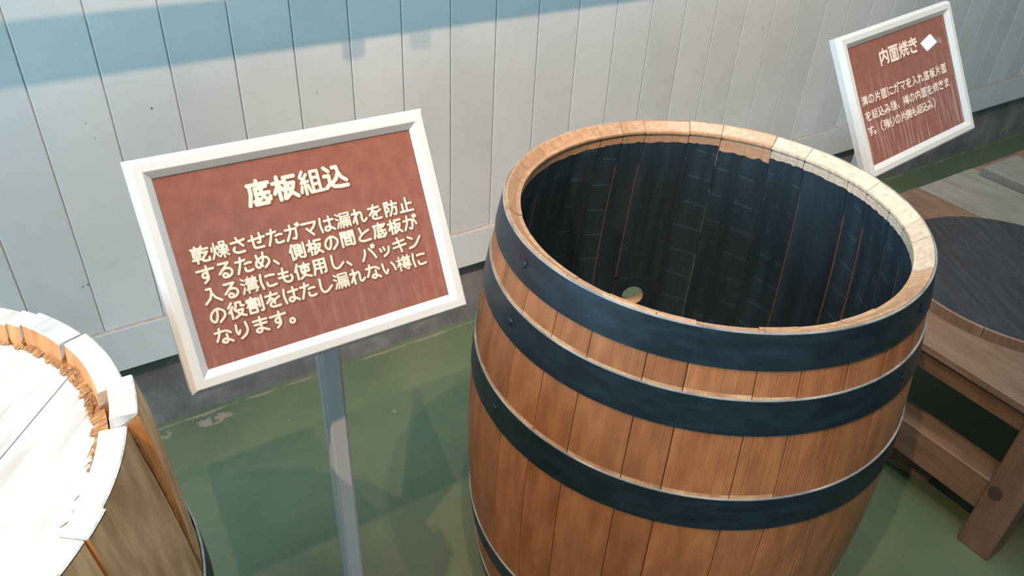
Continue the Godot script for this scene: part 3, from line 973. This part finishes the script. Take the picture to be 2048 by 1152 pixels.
func sign_stand(label: String, at: Vector3, u: Vector3, v: Vector3, print_m: Material, foot: Vector3, group: String) -> void:
	u = u.normalized()
	v = (v - u * v.dot(u)).normalized()
	var n := u.cross(v)
	var t := thing("sign_stand", label, "sign", group)
	var X := Transform3D(Basis(u, v, n), at)
	var w := 0.364 / 2
	var h := 0.2574 / 2
	var mk := Maker.new()
	mk.quad(X * Vector3(-w, h, 0), X * Vector3(w, h, 0), X * Vector3(w, -h, 0), X * Vector3(-w, -h, 0), n, Vector2(0, 0), Vector2(1, 0), Vector2(1, 1), Vector2(0, 1))
	part("printed_panel", [[mk, print_m]], t, "brown print with cream lettering")
	# four mitred rails: (distance outward from the print's edge, height)
	var prof := [Vector2(-0.0015, 0.0006), Vector2(-0.0005, 0.0022), Vector2(0.0075, 0.0090), Vector2(0.0085, 0.0096), Vector2(0.0190, 0.0096), Vector2(0.0203, 0.0088), Vector2(0.0262, -0.0020), Vector2(0.0268, -0.0150), Vector2(0.0, -0.0150)]
	for s in 4:
		var rm := Maker.new()
		for i in prof.size() - 1:
			var a: Vector2 = prof[i]
			var b: Vector2 = prof[i + 1]
			var p := []
			for q in [[a, -1.0], [a, 1.0], [b, 1.0], [b, -1.0]]:
				var d: float = q[0].x
				var z: float = q[0].y
				match s:
					0: p.append(X * Vector3(q[1] * (w + d), h + d, z))
					1: p.append(X * Vector3(q[1] * (w + d), -h - d, z))
					2: p.append(X * Vector3(-w - d, q[1] * (h + d), z))
					3: p.append(X * Vector3(w + d, q[1] * (h + d), z))
			var od: Vector3 = [v, -v, -u, u][s]
			var nn: Vector3 = (od * (a.y - b.y) + n * (b.x - a.x)).normalized()
			rm.quad(p[0], p[1], p[2], p[3], nn)
		part("frame_rail", [[rm, M.frame_white]], t)
	var bk := Maker.new()
	bk.block(Vector3(w * 2 + 0.02, h * 2 + 0.02, 0.010), 0.001, X * Transform3D(Basis(), Vector3(0, 0, -0.0065)))
	part("back_panel", [[bk, M.board_back]], t)
	# pole: deep extrusion with rounded edges and a slot, meets the back of the frame
	var top_y := at.y + (at.z - 0.0133 - foot.z - 0.027) / 0.57 - 0.003
	var po := Maker.new()
	var hh := top_y - (FY + 0.012)
	var pt := Transform3D(Basis(Vector3.UP, -0.10), Vector3(foot.x, FY + 0.012 + hh / 2, foot.z))
	po.block(Vector3(0.030, hh, 0.034), 0.004, pt * Transform3D(Basis(), Vector3(0, 0, -0.012)))
	po.block(Vector3(0.024, hh, 0.004), 0.001, pt * Transform3D(Basis(), Vector3(0, 0, 0.0065)))
	po.block(Vector3(0.030, hh, 0.018), 0.0045, pt * Transform3D(Basis(), Vector3(0, 0, 0.017)))
	part("pole", [[po, M.aluminium]], t)
	var bp := Maker.new()
	bp.lathe([Vector2(0.034, FY), Vector2(0.034, FY + 0.008), Vector2(0.031, FY + 0.012), Vector2(0.0005, FY + 0.0125)], 32, Vector3(foot.x, 0, foot.z))
	part("base_plate", [[bp, M.aluminium]], t)
	var br := Maker.new()
	br.block(Vector3(0.05, 0.09, 0.012), 0.002, X * Transform3D(Basis(), Vector3((foot.x - at.x) * 0.9, -0.02, -0.0175)))
	part("bracket", [[br, M.aluminium]], t)


# ------------------------------------------------------------------ bench
func build_bench() -> void:
	var t := thing("low_bench", "low rough timber bench carrying the blackened cask head, right of the open cask", "bench")
	var xs := [1.527, 1.866, 2.203]
	for i in 2:
		slab("plank", Vector3(xs[i] + 0.001, 0.383, 0.76 if i == 0 else 0.54), Vector3(xs[i + 1] - 0.001, 0.403, 1.95), M.pine, t, 0.002, 2, Vector2(i * 0.4, i * 0.7))
	slab("plank", Vector3(2.2055, 0.383, 0.543), Vector3(2.489, 0.403, 1.95), M.grey_pine, t, 0.002, 2).set_meta("label", "grey weathered plank")
	slab("plank", Vector3(2.491, 0.383, 0.545), Vector3(2.86, 0.403, 1.95), M.pine, t, 0.002, 2, Vector2(0.9, 0.2))
	for z in [[1.254, 1.327], [0.78, 0.853]]:
		for x in [[1.537, 1.60], [2.78, 2.84]]:
			slab("leg", Vector3(x[0], FY, z[0]), Vector3(x[1], 0.383, z[1]), M.pine, t, 0.003, 1, Vector2(x[0], z[0]), Color(0.84, 0.72, 0.62))
	for x in [[1.541, 1.585], [2.79, 2.835]]:
		slab("apron", Vector3(x[0], 0.332, 0.853), Vector3(x[1], 0.383, 1.254), M.pine, t, 0.002, 2, Vector2(x[0], 0), Color(0.92, 0.80, 0.70))
		slab("stretcher", Vector3(x[0] + 0.009, 0.084, 0.853), Vector3(x[0] + 0.085, 0.175, 1.254), M.pine, t, 0.003, 2, Vector2(x[0], 0.3), Color(0.92, 0.86, 0.80))
	var kn := Maker.new()
	kn.lathe([Vector2(0.0135, 0.0), Vector2(0.011, 0.0009), Vector2(0.006, 0.0006), Vector2(0.0003, 0.0010)], 20, Vector3.ZERO)
	var ko := part("knot", [[kn, mat("knot_wood", null, 0.7, Vector2.ONE, 0.0, Color(0.27, 0.17, 0.12))]], t, "dark round knot in the leg")
	ko.transform = Transform3D(Basis(Vector3.FORWARD, -PI / 2.0) * Basis.from_scale(Vector3(1.5, 1.0, 1.1)), Vector3(1.5369, 0.165, 1.275))
	# two loose planks lying on the bench
	var pl := slab("plank", Vector3(2.46, 0.4032, 0.585), Vector3(2.648, 0.430, 1.90), M.grey_pine, self, 0.002, 2, Vector2(0.5, 0.1))
	pl.set_meta("label", "loose grey plank laid on top of the low bench, next to an orange one")
	pl.set_meta("category", "plank")
	pl.set_meta("group", "loose planks on the bench")
	pl = slab("plank", Vector3(2.650, 0.4032, 0.583), Vector3(2.855, 0.430, 1.90), M.pine, self, 0.002, 2, Vector2(0.2, 0.6))
	pl.set_meta("label", "loose orange-brown plank laid on the low bench at the far right edge")
	pl.set_meta("category", "plank")
	pl.set_meta("group", "loose planks on the bench")
	var hd := thing("wooden_disc", "round blackened cask head with a bare wood edge lying flat on the bench", "wooden disc")
	head(hd, "head_board", Vector3(1.945, 0, 0.992), 0.2955, 0.4035, 0.4315, deg_to_rad(30.0), [-0.2955, -0.21, -0.12, -0.016, 0.09, 0.19, 0.2955], M.charred_head, M.pine, 0.0005, 0.003)
	var oc := Maker.new()
	oc.block(Vector3(0.09, 0.018, 0.20), 0.002, Transform3D(Basis(Vector3.UP, 0.35), Vector3(1.640, FY + 0.0092, 1.01)), 2)
	var oo := part("offcut", [[oc, M.pine]], self)
	oo.set_meta("label", "small wood offcut lying on the floor under the bench stretcher")
	oo.set_meta("category", "offcut")


# ------------------------------------------------------------------ lamps and rail
func build_lamps() -> void:
	var tr := thing("lamp_track", "black track along the ceiling that the spot lamps hang from", "track")
	slab("rail", Vector3(-2.4, 4.02, 1.87), Vector3(2.9, 4.05, 1.905), M.dark_metal, tr, 0.002, 0)
	for x in [-2.35, -1.1, 2.1]:
		slab("hanger", Vector3(x - 0.008, 4.05, 1.88), Vector3(x + 0.008, 4.30, 1.896), M.dark_metal, tr, 0.001)
	var names := ["leftmost black spot lamp on the ceiling track, aimed at the side of the open cask", "second black spot lamp from the left on the ceiling track, aimed at the headed cask", "third black spot lamp from the left on the ceiling track, aimed at the upright sign", "fourth black spot lamp from the left on the ceiling track, aimed past the open cask", "rightmost black spot lamp, added on the ceiling track to brighten the far right wall"]
	for i in lamps.size():
		var q: Array = lamps[i]
		var at := Vector3(q[0], 3.88, 1.888)
		var t := thing("spot_lamp", names[i], "spot lamp", "spot lamps on the ceiling track")
		var dir: Vector3 = (q[2] - at).normalized()
		var side := dir.cross(Vector3.FORWARD).normalized()
		var X := Transform3D(Basis(side, -dir, side.cross(-dir)), at)
		var mk := Maker.new()
		mk.lathe([Vector2(0.030, 0.0), Vector2(0.036, 0.0), Vector2(0.036, 0.10), Vector2(0.026, 0.125), Vector2(0.0005, 0.126)], 32, Vector3.ZERO)
		mk.lathe([Vector2(0.022, 0.012), Vector2(0.030, 0.0)], 32, Vector3.ZERO, -1.0)
		var can := part("housing", [[mk, M.dark_metal]], t)
		can.transform = X
		var bm := Maker.new()
		bm.lathe([Vector2(0.022, 0.012), Vector2(0.0005, 0.0121)], 32, Vector3.ZERO, -1.0)
		var bulb := part("lens", [[bm, M.lamp_glow]], t)
		bulb.transform = X
		var st := Maker.new()
		st.block(Vector3(0.012, 0.07, 0.012), 0.001, Transform3D(Basis(), Vector3(q[0], 3.99, 1.888) - dir * 0.0))
		part("stem", [[st, M.dark_metal]], t)
		var l := SpotLight3D.new()
		l.name = "spot_light"
		l.light_color = Color(1.0, 0.92, 0.86) if i == 1 else Color(1.0, 0.84, 0.70)
		l.light_energy = q[1]
		l.light_size = 0.02
		l.spot_range = 14.0
		l.spot_attenuation = 2.0
		l.spot_angle = q[3]
		l.spot_angle_attenuation = 0.9
		l.shadow_enabled = true
		t.add_child(l)
		l.look_at_from_position(at + dir * 0.012, at + dir, Vector3.FORWARD)
	# rail held off the wall, above the view: its shadow is the blue band on the boards
	var hr := thing("hand_rail", "long painted timber rail held off the boarded wall by brackets above the signs", "rail")
	slab("rail", Vector3(-2.4, 1.378, 0.29), Vector3(3.4, 1.4515, 0.31), M.wall_paint, hr, 0.003, 0)
	for x in [-1.8, -0.2 - 0.9, 2.4, 3.2]:
		slab("bracket", Vector3(x - 0.012, 1.40, -0.001), Vector3(x + 0.012, 1.43, 0.29), M.dark_metal, hr, 0.002, 2)
	slab("hook", Vector3(0.655, 1.335, 0.292), Vector3(0.70, 1.379, 0.305), M.dark_metal, hr, 0.004, 1)


# lettering drawn stroke by stroke on a 100 x 100 field: "x,y x,y;..." ; ~ smooth, o circle
const GLYPHS := {
	"底": "50,3 50,16;12,17 94,17;19,17 19,52 7,94;82,29 38,35;39,34 39,80;39,55 90,55;60,33 64,62 76,80 90,82 92,72;28,82 54,76;32,94 80,94",
	"板": "5,28 44,28;25,5 25,96;25,34 6,68;27,40 43,60;52,12 94,12;54,12 54,50 43,93;56,38 88,38 82,56 66,80 47,94;60,44 70,70 96,94",
	"組": "24,5 10,26 26,38;38,18 12,50 40,46;26,52 26,96;12,64 7,86;38,62 43,82;57,10 57,90;57,10 86,10 86,90;57,36 86,36;57,62 86,62;46,92 99,92",
	"込": "46,12 63,12 66,34 52,60 34,74;66,34 76,56 95,72;10,8 26,24;5,42 24,42 24,74 6,90;24,76 40,89 66,93 97,93",
	"乾": "4,15 51,15;28,3 28,29;11,29 46,29 46,61 11,61 11,29;11,45 46,45;3,77 53,77;28,61 28,98;64,5 54,34;58,22 97,22;60,42 90,42 60,74 58,87 66,92 95,92 97,76",
	"燥": "9,28 5,50;23,6 21,50 15,74 3,95;39,24 31,44;24,54 38,82;56,5 84,5 84,23 56,23 56,5;46,32 66,32 66,50 46,50 46,32;75,32 95,32 95,50 75,50 75,32;43,63 99,63;71,52 71,98;68,65 46,90;73,65 97,88",
	"漏": "8,8 22,19;4,35 18,45;20,62 6,94;34,9 92,9 92,28 35,28;34,9 34,56 26,95;38,42 97,42;45,56 45,97;45,56 94,56 94,95;70,42 70,97;53,67 61,71;53,82 61,86;79,67 86,71;79,82 86,86",
	"防": "12,8 12,97;12,8 36,8 25,34 37,52 33,66 20,68;67,3 67,22;43,24 98,24;65,24 60,60 40,95;62,46 90,46 86,86 79,94 68,90",
	"止": "53,5 53,90;53,43 90,43;24,40 24,90;4,91 97,91",
	"側": "22,5 4,46;14,34 14,97;34,12 62,12 62,66 34,66 34,12;34,30 62,30;34,48 62,48;43,72 28,93;54,72 66,91;75,16 75,68;93,5 93,88 88,93 80,92",
	"間": "9,8 9,97;9,8 42,8 42,36 9,36;9,22 42,22;58,8 58,36 91,36;58,8 91,8 91,90 80,95;58,22 91,22;31,48 69,48 69,88 31,88 31,48;31,67 69,67",
	"入": "26,12 50,12 50,38 36,70 6,95;51,38 66,68 97,93",
	"溝": "8,8 22,18;4,34 18,44;20,62 6,95;34,15 95,15;36,27 93,27;29,39 99,39;49,3 49,39;79,3 79,39;64,39 64,74;40,51 40,97;40,51 89,51 89,92 80,96;40,63 89,63;29,76 99,76",
	"使": "23,5 4,46;14,34 14,97;34,20 97,20;42,35 89,35 89,58 42,58 42,35;66,5 66,60 55,82 31,96;46,66 66,82 97,95",
	"用": "18,10 18,60 7,96;18,10 86,10 86,88 75,94;18,36 86,36;18,62 86,62;52,10 52,96",
	"役": "28,3 6,28;30,27 4,58;18,46 18,97;51,8 50,30 38,45;51,8 80,8 80,32 96,33;42,54 87,54 76,76 35,96;50,58 64,80 97,95",
	"割": "34,2 34,13;6,26 7,14 62,14 61,26;14,28 56,28;12,41 58,41;3,54 66,54;34,22 34,66;14,67 56,67 56,95 14,95 14,67;77,16 77,66;95,5 95,88 90,93 82,92",
	"樽": "3,28 36,28;20,5 20,97;20,34 4,66;22,42 36,60;52,3 58,14;85,3 79,14;40,18 99,18;48,31 91,31 91,62 48,62 48,31;62,18 60,41;78,18 78,41 90,42;48,52 91,52;40,73 99,73;81,64 81,92 71,96;54,79 62,88",
	"内": "11,23 11,97;11,23 89,23 89,88 78,95;50,5 50,34 40,58 24,72;52,44 76,70",
	"面": "4,9 97,9;49,9 43,27;13,28 87,28 87,95 13,95 13,28;38,28 38,95;63,28 63,95;38,50 63,50;38,72 63,72",
	"焼": "9,28 5,50;23,6 21,50 15,74 3,95;39,24 31,44;24,54 38,82;45,17 97,17;59,5 59,32;83,5 83,32;41,37 99,37;71,18 71,56;42,57 99,57;61,57 57,80 38,96;79,57 79,88 86,93 96,92 98,78",
	"片": "28,7 28,56 9,95;28,36 92,36;61,5 61,36;28,60 75,60 75,97",
	"後": "28,3 6,28;30,27 4,58;18,46 18,97;66,3 48,22 66,34;86,16 46,50 90,46;84,36 95,52;62,54 42,78;58,63 90,63 74,84 42,97;55,70 72,84 97,96",
	"残": "4,11 51,11;27,11 6,56;20,34 45,34 37,68 9,96;18,54 30,66;55,28 94,22;53,47 96,41;51,67 98,60;68,5 72,50 84,84 94,92 98,78;92,66 54,96",
	"さ": "~10,30 50,28 90,20;~44,5 56,32 78,58;~26,58 18,76 38,92 80,91",
	"せ": "~3,40 50,36 97,32;~72,7 72,42 68,62 54,60;~28,15 28,74 38,90 86,91",
	"た": "~6,25 34,25 60,21;~36,5 30,40 8,95;~56,46 74,42 94,44;~54,70 56,88 74,93 97,89",
	"ガ": "8,30 74,30 72,70 64,92 48,88;~40,6 38,44 10,95;78,6 87,20;91,1 100,14",
	"マ": "6,18 92,18;~92,18 76,46 50,68;30,50 68,95",
	"は": "~14,9 9,50 16,95;38,30 96,28;~70,7 70,60 68,82 52,93 37,84 42,70 60,68 80,78 97,92",
	"れ": "27,5 27,96;~4,30 32,28 34,32 5,82;~5,80 34,40 58,26 67,40 65,74 76,89 97,74",
	"を": "9,21 82,19;~46,3 34,36 11,62;~14,58 44,42 56,54 57,74;~90,39 52,56 28,76 42,92 88,92",
	"す": "3,24 97,22;~59,3 59,48 48,68 31,62 34,44 50,40 60,52 58,76 34,97",
	"る": "18,11 74,11 14,68;~16,66 42,45 74,46 87,68 70,91 40,94 31,80 44,70 58,80 58,94",
	"め": "~20,14 26,50 46,84;~62,5 54,50 28,89 9,76 20,46 56,31 86,44 87,72 60,95",
	"の": "~54,15 46,60 28,87 9,66 20,32 54,13 87,32 89,62 56,93",
	"と": "~28,7 36,46;~87,27 40,48 15,74 36,92 90,90",
	"が": "~5,34 40,31 64,33 64,70 54,92 41,85;~34,5 28,50 7,93;~76,34 88,50 94,66;76,8 85,22;90,2 99,16",
	"に": "~14,9 9,50 16,95;~42,26 66,23 94,26;~44,66 48,85 68,90 97,86",
	"も": "~40,5 36,60 46,88 74,92 89,74 84,55;11,33 68,33;9,58 64,58",
	"し": "~26,7 24,64 36,90 62,89 94,64",
	"な": "5,25 54,23;~32,5 26,40 7,75;~66,24 80,30 93,42;~68,46 68,82 54,94 37,84 50,71 76,80 95,95",
	"り": "~20,11 17,46 24,68 38,48;~76,7 81,50 66,79 36,97",
	"ま": "11,21 91,21;15,44 87,44;~52,3 52,70 46,90 28,92 19,80 34,69 60,74 92,92",
	"い": "~11,21 14,60 28,87 43,64;~74,25 88,46 95,76",
	"き": "11,21 86,15;9,42 92,34;~44,3 56,36 78,62;~24,64 20,82 46,93 78,92",
	"み": "18,15 56,13;~56,13 42,56 20,89 5,76 18,61 52,64 96,84;~80,38 76,72 54,97",
	"パ": "~28,26 24,56 3,92;~58,24 78,54 95,90;o86,13,9",
	"ッ": "22,46 28,64;46,40 52,58;~84,44 74,76 42,97",
	"キ": "9,34 88,25;5,63 96,54;41,5 58,97",
	"ン": "9,17 36,34;~7,91 50,78 94,28",
	"、": "8,70 30,95",
	"。": "o20,80,14",
	"（": "~82,0 58,28 58,72 82,100",
	"）": "~18,0 42,28 42,72 18,100",
}
